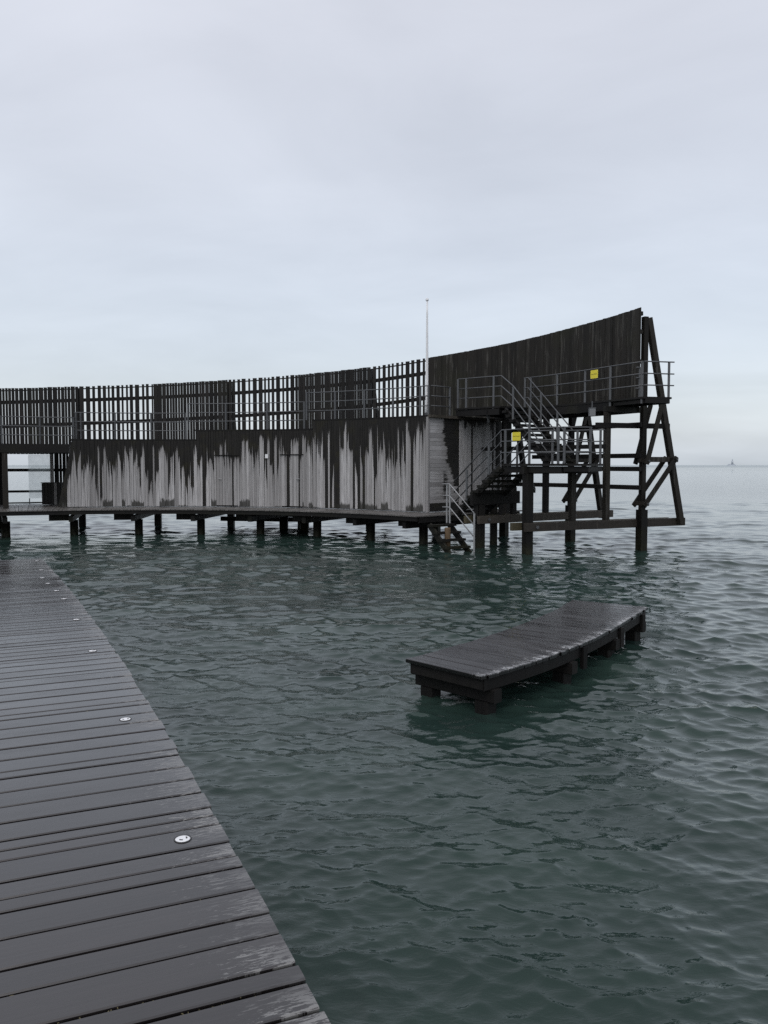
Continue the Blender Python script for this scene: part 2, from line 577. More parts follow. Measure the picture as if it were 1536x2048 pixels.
# ------------------------------------------------------------------ the jetty under the viewer
EDGE = [(-0.15, 2.43), (-0.22, 2.6), (-0.34, 2.84), (-0.49, 3.18), (-0.69, 3.63), (-0.97, 4.23), (-1.27, 4.9), (-1.42, 5.23), (-1.7, 5.83),
        (-1.97, 6.44), (-2.3, 7.17), (-2.7, 8.02), (-3.28, 9.29), (-3.63, 10.03), (-3.95, 10.6), (-4.48, 11.55), (-5.15, 12.75), (-5.58, 13.69), (-6.1, 14.86)]
pe = np.polyfit([p[1] for p in EDGE], [p[0] for p in EDGE], 3)
dpe = np.polyder(pe)


def jetty():
    t = thing('jetty', 'wide jetty of rain-wet purple-grey planks curving away underfoot', 'jetty', (-2.5, 4, 0))
    ys = np.linspace(-2.0, 15.05, 1800)
    xs = np.where(ys < 2.3, np.polyval(pe, 2.3) + (ys - 2.3) * np.polyval(dpe, 2.3), np.polyval(pe, ys))
    s = np.concatenate([[0], np.cumsum(np.hypot(np.diff(xs), np.diff(ys)))])
    tx = np.gradient(xs, s); ty = np.gradient(ys, s)

    def at(u):
        p = V((np.interp(u, s, xs), np.interp(u, s, ys), 0))
        d = V((np.interp(u, s, tx), np.interp(u, s, ty), 0)).normalized()
        return p, V((-d.y, d.x, 0)), d
    b = MB()
    u = 0.02
    gaps = []
    mids = []
    L = 5.2
    while u < s[-1] - 0.1:
        wdt = random.choice((0.085, 0.09, 0.13, 0.135, 0.14, 0.175, 0.18, 0.185, 0.185))
        dz = random.uniform(-0.001, 0.001)
        tl = random.uniform(-0.0006, 0.0006)
        over = random.uniform(-0.008, 0.01)
        c = 0.005
        prof = [(0, -0.045), (0, -c), (c, 0), (wdt - c, 0), (wdt, -c), (wdt, -0.045)]
        P, UV, gap_shade = [], [], []
        nseg = 6
        for k in range(nseg + 1):
            f = k / nseg
            for o_, z_ in prof:
                p, nn, d = at(u + o_)
                q = p + nn * (-over + f * L)
                P.append(V((q.x, q.y, DECK + z_ + dz + tl * (o_ / wdt - 0.5) + 0.003 * math.sin(f * 6))))
                UV.append((f * L, u + o_)); gap_shade.append(1.0 if z_ < -0.02 else -1.0)  # lower plank edge carries the painted gap shade
        F = []
        m_ = len(prof)
        for k in range(nseg):
            for i in range(m_):
                a0, a1 = k * m_ + i, k * m_ + (i + 1) % m_
                F.append((a0, a1, a1 + m_, a0 + m_))
        F.append(tuple(range(m_ - 1, -1, -1))); F.append(tuple(range(nseg * m_, nseg * m_ + m_)))
        b.add(P, F, uv=UV, wet=gap_shade)
        gp_ = random.choice((0.015, 0.018, 0.02, 0.024))
        gaps.append(u + wdt + gp_ / 2)
        if wdt > 0.1: mids.append(u + wdt / 2)
        u += wdt + gp_
    b.build('decking', M['deck'], t)
    db = MB()
    rd = random.Random(5)
    for gu in gaps:
        p0 = at(gu)[0]
        if not 2.2 < p0.y < 6.5 or rd.random() < 0.35: continue
        for _ in range(rd.randint(2, 5)):
            c_ = rd.uniform(0.1, 2.2)
            for _k in range(rd.randint(3, 9)):
                p, nn, d = at(gu + rd.uniform(-0.005, 0.005))
                q = p + nn * (c_ + rd.gauss(0, 0.09))
                a0 = rd.uniform(0, 6.28); ln_ = rd.uniform(0.004, 0.012); wd2 = rd.uniform(0.002, 0.004)
                ax = V((math.cos(a0), math.sin(a0), rd.uniform(-0.3, 0.3))).normalized()
                ay = ax.cross(V((0, 0, 1))).normalized()
                db.frame((q.x, q.y, DECK - rd.uniform(0.004, 0.016)), ax, ay, (0, 0, 1), ln_, wd2, 0.0015, tone=rd.random())
    o = db.build('plant_debris', M['debris'])
    tag(o, 'bits of dry weed and leaf caught in the gaps between jetty planks', 'debris', kind='stuff')
    for off in (0.32, 1.8, 3.3, 4.8):
        m_ = MB()
        pts = [at(x) for x in np.linspace(0.1, s[-1] - 0.2, 26)]
        for (p, n0, _), (q, n1, _) in zip(pts[:-1], pts[1:]):
            a0 = p + n0 * off; a1 = q + n1 * off
            a0.z = a1.z = DECK - 0.15
            m_.beam(a0, a1, 0.09, 0.20, tone=0.4)
        m_.build('joist', M['tar'], t)
    for x in np.arange(1.2, s[-1], 2.6):
        p, nn, d = at(x)
        m_ = MB()
        a0 = p + nn * 0.12; a1 = p + nn * 5.0
        a0.z = a1.z = DECK - 0.36
        m_.beam(a0, a1, 0.16, 0.2)
        m_.build('bearer', M['tar'], t)
        for off in (0.45, 4.4):
            q = p + nn * off
            m_ = MB()
            m_.tube([(q.x, q.y, -1.5), (q.x, q.y, DECK - 0.47)], 0.12, 12)
            m_.build('pile', M['pile'], t, smooth=True)
    return at, mids


JAT, JMID = jetty()

DISCS = [(-0.89, 3.62, 'nearest deck light, largest white disc in the planks at the front', 0.6),
         (-1.76, 5.52, 'second white deck light from the front, near the plank ends', 0.2),
         (-2.64, 7.44, 'third white deck light from the front of the jetty', 1.2),
         (-3.42, 9.11, 'fourth white deck light from the front of the jetty', 0.9),
         (-4.07, 10.45, 'fifth white deck light from the front, midway down the jetty', 0.1),
         (-4.47, 11.21, 'sixth white deck light from the front, on the far half of the jetty', 1.9),
         (-4.83, 11.83, 'seventh white deck light from the front, on the far half of the jetty', 0.4),
         (-5.12, 12.35, 'eighth white deck light from the front, on the far half of the jetty', 0.7),
         (-5.56, 13.36, 'ninth white deck light from the front, close to the far end', 1.1),
         (-6.15, 14.6, 'tenth white deck light from the front, at the far corner of the jetty', 0.3),
         (-6.95, 14.86, 'farthest deck light, small white disc by the far end left of the corner', 0.8)]


def deck_lights():
    first = None
    for x, y, lab, rz in DISCS:
        if y < 14:                                        # each sits in the middle of a broad plank
            m0 = min(JMID, key=lambda q: abs((V((x, y, 0)) - JAT(q)[0]).dot(JAT(q)[2])))
            p_, n_, d_ = JAT(m0)
            off = (V((x, y, 0)) - p_).dot(n_)
            x, y = (p_ + n_ * off).x, (p_ + n_ * off).y
        if first is None:
            t = thing('deck_light', lab, 'deck light', (x, y, DECK), 'white deck lights along the jetty edge')
            b = MB()
            n, r0 = 28, 0.034
            P = []
            for rr, zz in ((r0, -0.03), (r0, 0.003), (r0 - 0.003, 0.005), (0.026, 0.006)):
                P += [(x + rr * math.cos(2 * math.pi * j / n), y + rr * math.sin(2 * math.pi * j / n), DECK + zz) for j in range(n)]
            F = [(k * n + j, k * n + (j + 1) % n, (k + 1) * n + (j + 1) % n, (k + 1) * n + j) for k in range(3) for j in range(n)]
            F.append(tuple(range(3 * n, 4 * n)))
            b.add(P, F)
            b.build('disc', M['white'], t)
            m_ = MB()
            ring_ = [(x + 0.037 * math.cos(2 * math.pi * j / n), y + 0.037 * math.sin(2 * math.pi * j / n), DECK + 0.002) for j in range(n + 1)]
            m_.tube(ring_, 0.0035, 5); m_.build('rim', M['dark_metal'], t)
            for a0 in (200, 320):
                m_ = MB()
                pts = [(x + 0.018 * math.cos(R(a0 + k * 10)), y + 0.018 * math.sin(R(a0 + k * 10)), DECK + 0.005) for k in range(6)]
                m_.tube(pts, 0.004, 6)
                m_.build('slot', M['dark_metal'], t)
            first = t
        else:
            t = first.copy(); COL.objects.link(t)
            t.location = (x, y, DECK)
            t['label'] = lab
            for ch in list(first.children):
                c = ch.copy(); COL.objects.link(c); c.parent = t
        t.rotation_euler = (0, 0, rz)


deck_lights()


# ------------------------------------------------------------------ the low curved raft
def raft():
    t = thing('swim_platform', 'low curved wooden platform standing alone in the water', 'platform', (2.4, 11.4, 0))
    ZT = 0.46
    K = (2.75 - ZT) / (2.75 - 0.40)
    Lf = [(0.26, 9.96), (1.32, 11.09), (2.22, 12.47), (3.29, 14.34)]
    Rt = [(1.09, 9.12), (1.67, 9.68), (2.3, 10.4), (3.0, 11.39), (3.55, 12.22), (4.38, 13.62)]

    Lf = [(x * K, y * K) for x, y in Lf]; Rt = [(x * K, y * K) for x, y in Rt]

    def curve(P):
        s = np.concatenate([[0], np.cumsum([math.dist(a, b) for a, b in zip(P[:-1], P[1:])])])
        s = s / s[-1]
        px_ = np.polyfit(s, [p[0] for p in P], 2 if len(P) < 5 else 3); py_ = np.polyfit(s, [p[1] for p in P], 2 if len(P) < 5 else 3)
        return lambda f: V((np.polyval(px_, f), np.polyval(py_, f), 0))
    L, Rr = curve(Lf), curve(Rt)
    b = MB()
    f = 0.0
    tot = 5.6
    while f < 0.995:
        wd = random.choice((0.09, 0.135, 0.18, 0.185, 0.14)) / tot
        f1 = min(f + wd, 1.0)
        e0 = random.uniform(-0.012, 0.012); e1 = random.uniform(-0.012, 0.012)
        dz = random.uniform(-0.001, 0.001)
        c = 0.005 / tot
        P, UV, gap_shade = [], [], []
        prof = [(f, -0.045), (f, -0.005), (f + c, 0), (f1 - c, 0), (f1, -0.005), (f1, -0.045)]
        for side in (0, 1):
            for ff, zz in prof:
                l, r_ = L(ff), Rr(ff)
                d = (l - r_); ln = d.length; d.normalize()
                q = r_ - d * e0 if side == 0 else l + d * e1
                P.append(V((q.x, q.y, ZT + zz + dz)))
                UV.append((0.0 if side == 0 else ln, ff * tot)); gap_shade.append(1.0 if zz < -0.02 else -1.0)  # gap shade painted on the raft board sides too
        m_ = len(prof)
        F = [(i, (i + 1) % m_, m_ + (i + 1) % m_, m_ + i) for i in range(m_)] + [tuple(range(m_ - 1, -1, -1)), tuple(range(m_, 2 * m_))]
        b.add(P, F, uv=UV, wet=gap_shade)
        f = f1 + random.choice((0.014, 0.018)) / tot
    b.build('decking', M['raft'], t)

    def across(ff, g_):
        return Rr(ff) + (L(ff) - Rr(ff)) * g_
    for g_ in (0.05, 0.5, 0.95):
        m_ = MB()
        fs = np.linspace(0.012, 0.988, 15)
        for a0, a1 in zip(fs[:-1], fs[1:]):
            p, q = across(a0, g_), across(a1, g_)
            p.z = q.z = ZT - 0.118
            m_.beam(p, q, 0.075, 0.14, tone=0.35)
        m_.build('joist', M['tar'], t)
    for ff in (0.045, 0.36, 0.66, 0.94):
        p, q = across(ff, -0.02), across(ff, 1.0)
        p.z = q.z = ZT - 0.265
        m_ = MB(); m_.beam(p, q, 0.14, 0.15); m_.build('cross_beam', M['tar'], t)
        for g_ in (0.13, 0.84):
            p = across(ff, g_)
            m_ = MB(); m_.beam((p.x, p.y, -1.2), (p.x, p.y, ZT - 0.338), 0.18, 0.18, (0.7, 0.7, 0)); m_.build('post', M['tar'], t)
    for ff in (0.012, 0.985):
        p, q = across(ff, 0.03), across(ff, 0.97)
        p.z = q.z = ZT - 0.115
        m_ = MB(); m_.beam(p, q, 0.05, 0.115); m_.build('header', M['tar'], t)
    for ff in (0.42, 0.70, 0.93):
        p = across(ff, 0.0)
        m_ = MB(); m_.beam((p.x, p.y, ZT - 0.34), (p.x, p.y, ZT - 0.06), 0.06, 0.09, (0.7, 0.7, 0)); m_.build('strut', M['tar'], t)


raft()

# ------------------------------------------------------------------ ring walkway on piles
BENTS = [25.4, 34.7, 44.6, 54.8, 64.8, 75.0, 85.3, 95.6, 105.8, 116.0, 126.0]
RIN, ROUT, RF = 13.95, 18.35, 18.3
FT = [(126, 5.87), (115.8, 6.03), (106.35, 6.21), (95.6, 6.39), (85.2, 6.57), (75.6, 6.73), (64.8, 6.93), (55.4, 7.16), (44.9, 7.36), (33.7, 7.60), (24.1, 7.77)]


def ftop(th): return lerp_table(FT, th)


walk = thing('boardwalk', 'curved plank walkway on dark piles running below the wooden bath house', 'boardwalk', (-5, 33, 0))


def arc_strip(b, r0, r1, z0, z1, a0, a1, n, **k):
    for i in range(n):
        t0 = a0 + (a1 - a0) * i / n; t1 = a0 + (a1 - a0) * (i + 1) / n
        b.poly([pol(r0, t0), pol(r1, t0), pol(r1, t1), pol(r0, t1)], z0, z1, **k)


b = MB()
th = 40.8
while th < 127:
    dth = math.degrees(random.choice((0.10, 0.14, 0.18)) / 12.7)
    g_ = math.degrees(0.012 / 12.7)
    o_ = random.uniform(-0.01, 0.01)
    b.poly([pol(12.65 + o_, th), pol(18.15, th), pol(18.15, th + dth), pol(12.65 + o_, th + dth)], DECK - 0.04, DECK + random.uniform(-0.002, 0.002))
    th += dth + g_
b.build('decking', M['ringdeck'], walk)
b = MB(); arc_strip(b, 12.70, 12.78, DECK - 0.19, DECK - 0.045, 41, 127, 44, tone=0.4); b.build('fascia', M['tar'], walk)
for rr in (13.9, 15.2, 16.6, 18.0):
    b = MB(); arc_strip(b, rr, rr + 0.07, DECK - 0.20, DECK - 0.045, 41.2, 127, 44, tone=0.3); b.build('joist', M['tar'], walk)
b = MB(); b.frame(pol(12.8, 40.9, DECK - 0.24), (pol(1, 40.9) - V((CX, CY, 0))), (pol(1, 130.9) - V((CX, CY, 0))), (0, 0, 1), 5.2, 0.06, 0.19); b.build('fascia', M['tar'], walk)
for k, th in enumerate(BENTS):
    if k < 2: continue
    m_ = MB()
    m_.beam(pol(12.9, th, 0.68), pol(20.7, th, 0.68), 0.16, 0.22); m_.build('bearer', M['tar'], walk)
    m_ = MB(); p = pol(RIN - 0.1, th - 0.15)
    m_.tube([(p.x, p.y, -1.6), (p.x, p.y, 0.58)], 0.16, 12); m_.build('pile', M['pile'], walk, smooth=True)
    # headstock of doubled timbers beside the pile
    q0, q1 = pol(RIN - 0.35, th + 0.5, 0.70), pol(RIN - 0.35, th + 3.6, 0.70)
    m_ = MB(); m_.beam(q0, q1, 0.18, 0.23); m_.build('headstock', M['tar'], walk)
for th in (75.3, 72.0):
    p = pol(16.6, th)
    m_ = MB(); m_.tube([(p.x, p.y, -1.6), (p.x, p.y, 0.57)], 0.19, 12); m_.build('pile', M['pile'], walk, smooth=True)
m_ = MB(); m_.beam(pol(18.1, 86.4, 0.33), pol(18.1, 73.6, 0.33), 0.14, 0.2); m_.build('tie', M['tar'], walk)
m_ = MB(); m_.beam(pol(18.0, 81.5, 0.58), pol(18.0, 73.0, 0.58), 0.14, 0.26); m_.build('tie', M['tar'], walk)


# ------------------------------------------------------------------ the bath house under the roof walk
house = thing('bath_house', 'grey weathered board bath house with black rain stains running down its curved front', 'bath house', (-4.5, 33.5, DECK))
RW = 14.35
ROOF = [(106.3, 86.5, 3.74), (86.5, 66.5, 4.12), (66.5, 45.7, 4.47)]


def rooftop(th):
    for a, b_, z in ROOF:
        if b_ <= th <= a + 0.5: return z
    return 3.74


DOORS = [(83.2, 79.55, 3.13), (72.05, 68.3, 3.15)]
# how far the black stain reaches down from the roof, by position along the wall
STAIN = [(106, 1.0), (104, 1.0), (100, 1.1), (96, 1.15), (92, 1.15), (89, 1.2), (87, 1.4), (85.6, 1.15), (84, 0.95), (80, 0.85), (77, 0.95), (74.5, 1.05), (72, 1.0), (68, 0.95), (66, 1.35), (63, 1.45), (60, 1.15), (57, 1.1), (54, 1.5), (52.5, 1.9), (50, 1.4), (47, 1.2)]


def board_front(b, r, t0, t1, z0, z1, prof, tone, spl_h, proud=0.0):
    """one vertical board; prof = stain length at columns across it; its top may be a callable"""
    n = len(prof) - 1
    P, W, S = [], [], []
    for row in (0, 1):
        for j in range(n + 1):
            th = t1 + (t0 - t1) * j / n
            zt = z1(th) if callable(z1) else z1
            z = z0 if row == 0 else zt
            p = pol(r - 0.022 - proud, th, z)
            P.append(p)
            W.append(z - (zt - prof[j])); S.append((z0 + spl_h[j]) - z)
    base = len(P)
    for row in (0, 1):
        for j in (0, n):
            th = t1 + (t0 - t1) * j / n
            zt = z1(th) if callable(z1) else z1
            z = z0 if row == 0 else zt
            P.append(pol(r + 0.01, th, z)); W.append(z - (zt - prof[j])); S.append(-1)
    m1 = n + 1
    F = [(j, j + 1, m1 + j + 1, m1 + j) for j in range(n)]
    F += [(base, 0, m1, base + 2), (n, base + 1, base + 3, m1 + n), tuple([base + 2] + [m1 + j for j in range(n + 1)] + [base + 3])]
    b.add(P, F, tone=tone, wet=W, spl=S)


def front_wall():
    b = MB()
    lint = MB()
    doors = [MB() for _ in DOORS]
    th = 108.1
    run = 0.0
    splash, splash_left = 0.0, 0
    while th > 45.72:
        wd = random.choice((0.045, 0.055, 0.07, 0.085, 0.10, 0.125))
        t1, t0 = th, max(th - math.degrees(wd / RW), 45.72)
        mid = (t0 + t1) / 2
        mean = lerp_table(STAIN, mid) * 0.9
        n = 6
        u = random.random()
        run = 0.6 * run + random.gauss(0, 0.26)
        if u < 0.08: prof = [4.2] * (n + 1)                                  # stained all the way down
        elif u < 0.2: prof = [random.uniform(0.05, 0.45) * mean + 0.1 for _ in range(n + 1)]
        else:
            c = max(0.12, mean + run + random.gauss(0, 0.3))
            sl = random.choice((-1, 1)) * abs(random.gauss(0, 0.28))
            prof = [max(0.08, c + sl * (j / n - 0.5) * 2 + abs(random.gauss(0, 0.12))) for j in range(n + 1)]
            if random.random() < 0.4: prof[random.choice((0, 0, n, n, 2, 3, 4))] += random.uniform(0.3, 1.9)
            if random.random() < 0.2: prof[random.choice((1, 3, 5))] *= 0.45
        if splash_left <= 0:
            splash = random.choice((0.0, 0.0, 0.05, 0.22, 0.3)); splash_left = random.randint(2, 6)
        splash_left -= 1
        sp_ = [max(0.0, splash * random.uniform(0.6, 1.15)) for _ in range(n + 1)]
        tone = random.random()
        if mid > 105.96:                                                     # leaning left end
            z1 = lambda a: DECK + 0.03 + max(0.02, (108.15 - a) / (108.15 - 105.9)) * (3.70 - DECK)
            prof = [max(q, 0.5 + random.random() * 0.6) for q in prof]
        else:
            z1 = rooftop(mid) - 0.002
        hit = next((k for k, d in enumerate(DOORS) if d[1] <= mid <= d[0]), None)
        if hit is None:
            board_front(b, RW, t0, t1, DECK + 0.03, z1, prof, tone, sp_)
        else:
            zd = DOORS[hit][2]
            top_len = rooftop(mid) - zd
            board_front(b, RW, t0, t1, zd + 0.01, z1, [q + 0.12 for q in prof], tone, [-1] * (n + 1))
            dp = [q - top_len if random.random() < 0.7 else min(q - top_len, 0.1) for q in prof]
            if u < 0.08: dp = [4.2] * (n + 1)
            board_front(doors[hit], RW, t0, t1, DECK + 0.075, zd - 0.012, dp, tone * 0.8, [-1] * (n + 1), 0.012)
        th = t0 - math.degrees(random.choice((0.005, 0.008, 0.012)) / RW)
    b.build('front_wall', M['clad'], house)
    for k, (a, c, zd) in enumerate(DOORS):
        d = doors[k].build('door', M['clad'], house)
        m_ = MB(); arc_strip(m_, RW - 0.075, RW - 0.005, zd - 0.004, zd + 0.028, a + 0.15, c - 0.15, 4); m_.build('lintel', M['tar'], d)
        m_ = MB()
        hz = 2.2
        a0 = a - 0.55 if k == 0 else c + 0.95
        m_.tube([pol(RW - 0.045, a0, hz), pol(RW - 0.1, a0, hz), pol(RW - 0.1, a0 - 0.55, hz)], 0.016, 8)
        m_.build('handle', M['steel'], d)
    # dark backing behind the open joints
    m_ = MB(); arc_strip(m_, RW + 0.015, RW + 0.07, DECK + 0.02, 3.70, 105.6, 45.75, 40, tone=0.2); m_.build('backing', M['tar'], house)
    p = pol(RW - 0.03, 74.45, 3.02)
    m_ = MB()
    tv = V((-math.sin(R(74.45)), math.cos(R(74.45)), 0)); nv = pol(1, 74.45) - V((CX, CY, 0))
    m_.frame(p - tv * 0.06, tv, nv * -1, (0, 0, 1), 0.12, 0.06, 0.16)
    m_.build('wall_lamp', M['white'], house)
    for a, c, z in ROOF:
        m_ = MB(); arc_strip(m_, RW - 0.03, 18.1, z, z + 0.05, a, c + 0.02, 22, tone=0.3); m_.build('roof', M['tar'], house)
        m_ = MB(); arc_strip(m_, RW + 0.075, RW + 0.12, 3.71, z - 0.003, min(a, 105.6), c + 0.05, 20, tone=0.2) if z > 3.8 else None
        if m_.v: m_.build('riser', M['tar'], house)
    # corner post
    m_ = MB(); e = pol(RW, 45.5); m_.beam((e.x, e.y, DECK + 0.01), (e.x, e.y, 4.46), 0.10, 0.10, (e - V((CX, CY, 0))).normalized(), wet=None)
    o = m_.build('corner_post', M['clad'], house)


front_wall()


def end_wall():
    th = 45.45
    er = (pol(1, th) - V((CX, CY, 0)))
    et = V((er.y, -er.x, 0))                              # outward, clockwise
    # level boards next to the corner, black stain spreading down from the right
    b = MB()
    z = DECK + 0.05
    L = 1.62
    while z < 4.40:
        h = random.choice((0.10, 0.12, 0.145, 0.17))
        h = min(h, 4.42 - z)
        if h < 0.03: break
        f = (z - DECK) / 3.4
        bound = lerp_table([(0.0, 1.55), (0.08, 1.5), (0.30, 1.32), (0.45, 1.0), (0.55, 0.82), (0.7, 0.72), (0.85, 0.6), (1.0, 0.72)], f) + 0.1 + random.gauss(0, 0.05)
        n = 12
        P, W = [], []
        blob = (0.86, 0.16) if 0.1 < f < 0.44 and random.random() < 0.75 else None
        for row in (0, 1):
            for j in range(n + 1):
                u = L * j / n
                P.append(pol(RW + 0.06 + u, th, z + h * row) + et * 0.03)
                wv = u - bound
                if blob: wv = max(wv, (blob[1] - abs(u - blob[0])) * 0.8 - 0.05)
                if f < 0.06: wv = 0.3
                W.append(wv)
        base = len(P)
        P += [pol(RW + 0.06, th, z + h), pol(RW + 0.06 + L, th, z + h), pol(RW + 0.06, th, z), pol(RW + 0.06 + L, th, z)]
        W += [-1] * 4
        m1 = n + 1
        F = [(j, j + 1, m1 + j + 1, m1 + j) for j in range(n)]
        F += [tuple([m1 + j for j in range(m1)] + [base + 1, base]), tuple([base + 2, base + 3] + list(range(n, -1, -1)))]
        b.add(P, F, tone=random.random(), wet=W)
        z += h + 0.006
    b.build('end_wall', M['clad_h'], house)
    # upright boards further out
    b = MB()
    u = RW + 0.06 + L + 0.02
    while u < 18.55:
        wd = random.choice((0.10, 0.12, 0.15))
        n = 3
        c = abs(random.gauss(0.12, 0.1)) if random.random() > 0.12 else 3.0
        prof = [max(0.03, c + random.gauss(0, 0.04)) for _ in range(n + 1)]
        P, W, S = [], [], []
        for row, zz in ((0, DECK + 0.04), (1, 4.43)):
            for j in range(n + 1):
                P.append(pol(u + wd * j / n, th, zz) + et * 0.05)
                W.append(zz - (4.43 - prof[j])); S.append(DECK + 0.25 - zz)
        base = len(P)
        P += [pol(u, th, DECK + 0.04), pol(u, th, 4.43), pol(u + wd, th, DECK + 0.04), pol(u + wd, th, 4.43)]
        W += [W[0], W[n + 1], W[n], W[2 * n + 1]]; S += [-1] * 4
        m1 = n + 1
        F = [(j, j + 1, m1 + j + 1, m1 + j) for j in range(n)] + [(base, 0, m1, base + 1), (n, base + 2, base + 3, m1 + n)]
        b.add(P, F, tone=0.35 + random.random() * 0.65, wet=W, spl=S)
        u += wd + 0.006
    b.build('end_wall', M['clad'], house)
    m_ = MB(); m_.frame(pol(RW + 0.07, th, DECK + 0.03), er, et, (0, 0, 1), 4.2, 0.025, 3.38, tone=0.2); m_.build('backing', M['tar'], house)
    m_ = MB(); m_.frame(pol(RW - 0.03, th - 0.02, 4.435), er, et, (0, 0, 1), 3.75, 0.12, 0.10, tone=0.9); m_.build('roof_edge', M['bearer'], house)


end_wall()

# raised walk beside the house at the far left, over an open passage
m_ = MB(); arc_strip(m_, RW - 0.02, 18.1, 3.24, 3.58, 127, 106.35, 12, tone=0.35)
left_walk = thing('footbridge', 'dark plank footbridge spanning the open passage at the left end of the bath house', 'footbridge', pol(15, 112, 3.2))
m_.build('deck', M['tar'], left_walk)
for th in (115.7, 125.5):
    p = pol(RW + 0.1, th)
    m_ = MB(); m_.beam((p.x, p.y, DECK), (p.x, p.y, 3.24), 0.2, 0.2, (p - V((CX, CY, 0))).normalized()); m_.build('post', M['brace'], left_walk)


# ------------------------------------------------------------------ slatted fence and tall plank wall
def slat_panel(parent, a, c, dense, opening=None, z_low=3.45):
    b = MB()
    th = a
    while th > c + 0.05:
        wd = random.choice((0.10, 0.11, 0.12, 0.14, 0.17, 0.19)) if dense else random.choice((0.085, 0.10, 0.12, 0.14, 0.18))
        gp = random.uniform(0.010, 0.022) if dense else random.choice((0.075, 0.09, 0.11, 0.125))
        t1 = th; t0 = max(th - math.degrees(wd / RF), c)
        mid = (t0 + t1) / 2
        er = pol(1, mid) - V((CX, CY, 0)); et = V((er.y, -er.x, 0))
        spans = [(z_low, ftop(mid) + random.uniform(-0.012, 0.012))]
        if opening and opening[1] < mid < opening[0]: spans = [(opening[2], spans[0][1])]
        for z0, z1 in spans:
            b.frame(pol(RF, t1, z0), et, er * -1, (0, 0, 1), (t1 - t0) * R(1) * RF, 0.028, z1 - z0)
        th = t0 - math.degrees(gp / RF)
    o = b.build('slat_panel', M['fence'], parent)
    zs = [-0.10, -0.60, -1.63]
    for i, dz in enumerate(zs):
        m_ = MB()
        n = 8
        for k in range(n):
            q0 = a + (c - a) * k / n; q1 = a + (c - a) * (k + 1) / n
            hh = 0.045 if i == 0 else 0.15
            m_.beam(pol(RF + 0.05, q0, ftop(q0) + dz), pol(RF + 0.05, q1, ftop(q1) + dz), 0.07, hh, tone=0.4)
        m_.build('rail', M['fence'], o)
    return o


fence = thing('slatted_fence', 'black slatted timber screen of dense and open panels curving above the bath house', 'fence', pol(RF, 85, 3.4))
PAN = [(126.0, 116.1, True, None, 1.06), (116.0, 105.95, True, (115.25, 109.5, 3.22), 1.06), (105.8, 95.9, False, None, 3.45), (95.85, 85.4, True, None, 3.45),
       (85.25, 75.6, False, None, 3.45), (75.55, 64.75, True, None, 3.45), (64.7, 55.75, False, None, 3.45)]
for a, c, d, op, zl in PAN: slat_panel(fence, a, c, d, op, zl)


def bent_back(parent, th, m1, m2, top=None):
    """tall outer pile with the leaning brace that props it"""
    zt = (ftop(th) - (0.27 if th < 30 else 0.06)) if top is None else top
    p = pol(ROUT + 0.17, th)
    er = (p - V((CX, CY, 0))).normalized()
    b = MB(); b.beam((p.x, p.y, 0.3), (p.x, p.y, zt), 0.17, 0.17, er); b.build('fence_post', m1, parent)
    b = MB(); q = pol(ROUT + 0.17, th); b.beam((q.x, q.y, -1.6), (q.x, q.y, 1.3), 0.30, 0.26, er); b.build('pile', M['pile'], parent)
    b = MB(); b.beam(pol(20.2, th, 0.80), pol(ROUT + 0.31, th, zt - 0.02), 0.17, 0.19, er); b.build('brace', m2, parent)


for th in BENTS[4:]: bent_back(fence, th, M['fence'], M['fence'])
# openings in the first panel: bare frame, two guard rails and the pale jamb
for z, hh in ((2.53, 0.13), (1.60, 0.10), (1.10, 0.06)):
    m_ = MB()
    for k in range(5):
        q0 = 126 + (106.2 - 126) * k / 5; q1 = 126 + (106.2 - 126) * (k + 1) / 5
        m_.beam(pol(RF + 0.06, q0, z), pol(RF + 0.06, q1, z), 0.07, hh, tone=0.4)
    m_.build('rail', M['fence'], fence)
p = pol(RF - 0.08, 109.55)
m_ = MB(); m_.beam((p.x, p.y, DECK), (p.x, p.y, 3.22), 0.15, 0.12, (p - V((CX, CY, 0))).normalized(), tone=0.7); m_.build('jamb', M['clad'], fence)
p = pol(RF - 0.08, 115.35)
m_ = MB(); m_.beam((p.x, p.y, DECK), (p.x, p.y, 3.22), 0.12, 0.12, (p - V((CX, CY, 0))).normalized(), tone=0.2); m_.build('jamb', M['tar'], fence)

# misted glass wind screen on the right half of the opening
ws = MB()
q0, q1 = pol(RF - 0.16, 112.55), pol(RF - 0.16, 109.75)
d = (q1 - q0); ln = d.length; d.normalize()
ws.frame((q0.x, q0.y, 1.30), d, (d.y, -d.x, 0), (0, 0, 1), ln, 0.014, 1.90)
wst = thing('wind_screen', 'misted glass pane across the right half of the passage opening', 'wind screen', (q0 + q1) / 2 + V((0, 0, DECK)))
ws.build('pane', M['glass'], wst)
ws = MB(); ws.frame((q0.x, q0.y, DECK), d, (d.y, -d.x, 0), (0, 0, 1), 0.04, 0.04, 0.25); ws.build('foot', M['galv'], wst)
ws = MB(); e = q0 + d * (ln - 0.05); ws.frame((e.x, e.y, DECK), d, (d.y, -d.x, 0), (0, 0, 1), 0.04, 0.04, 0.25); ws.build('foot', M['galv'], wst)

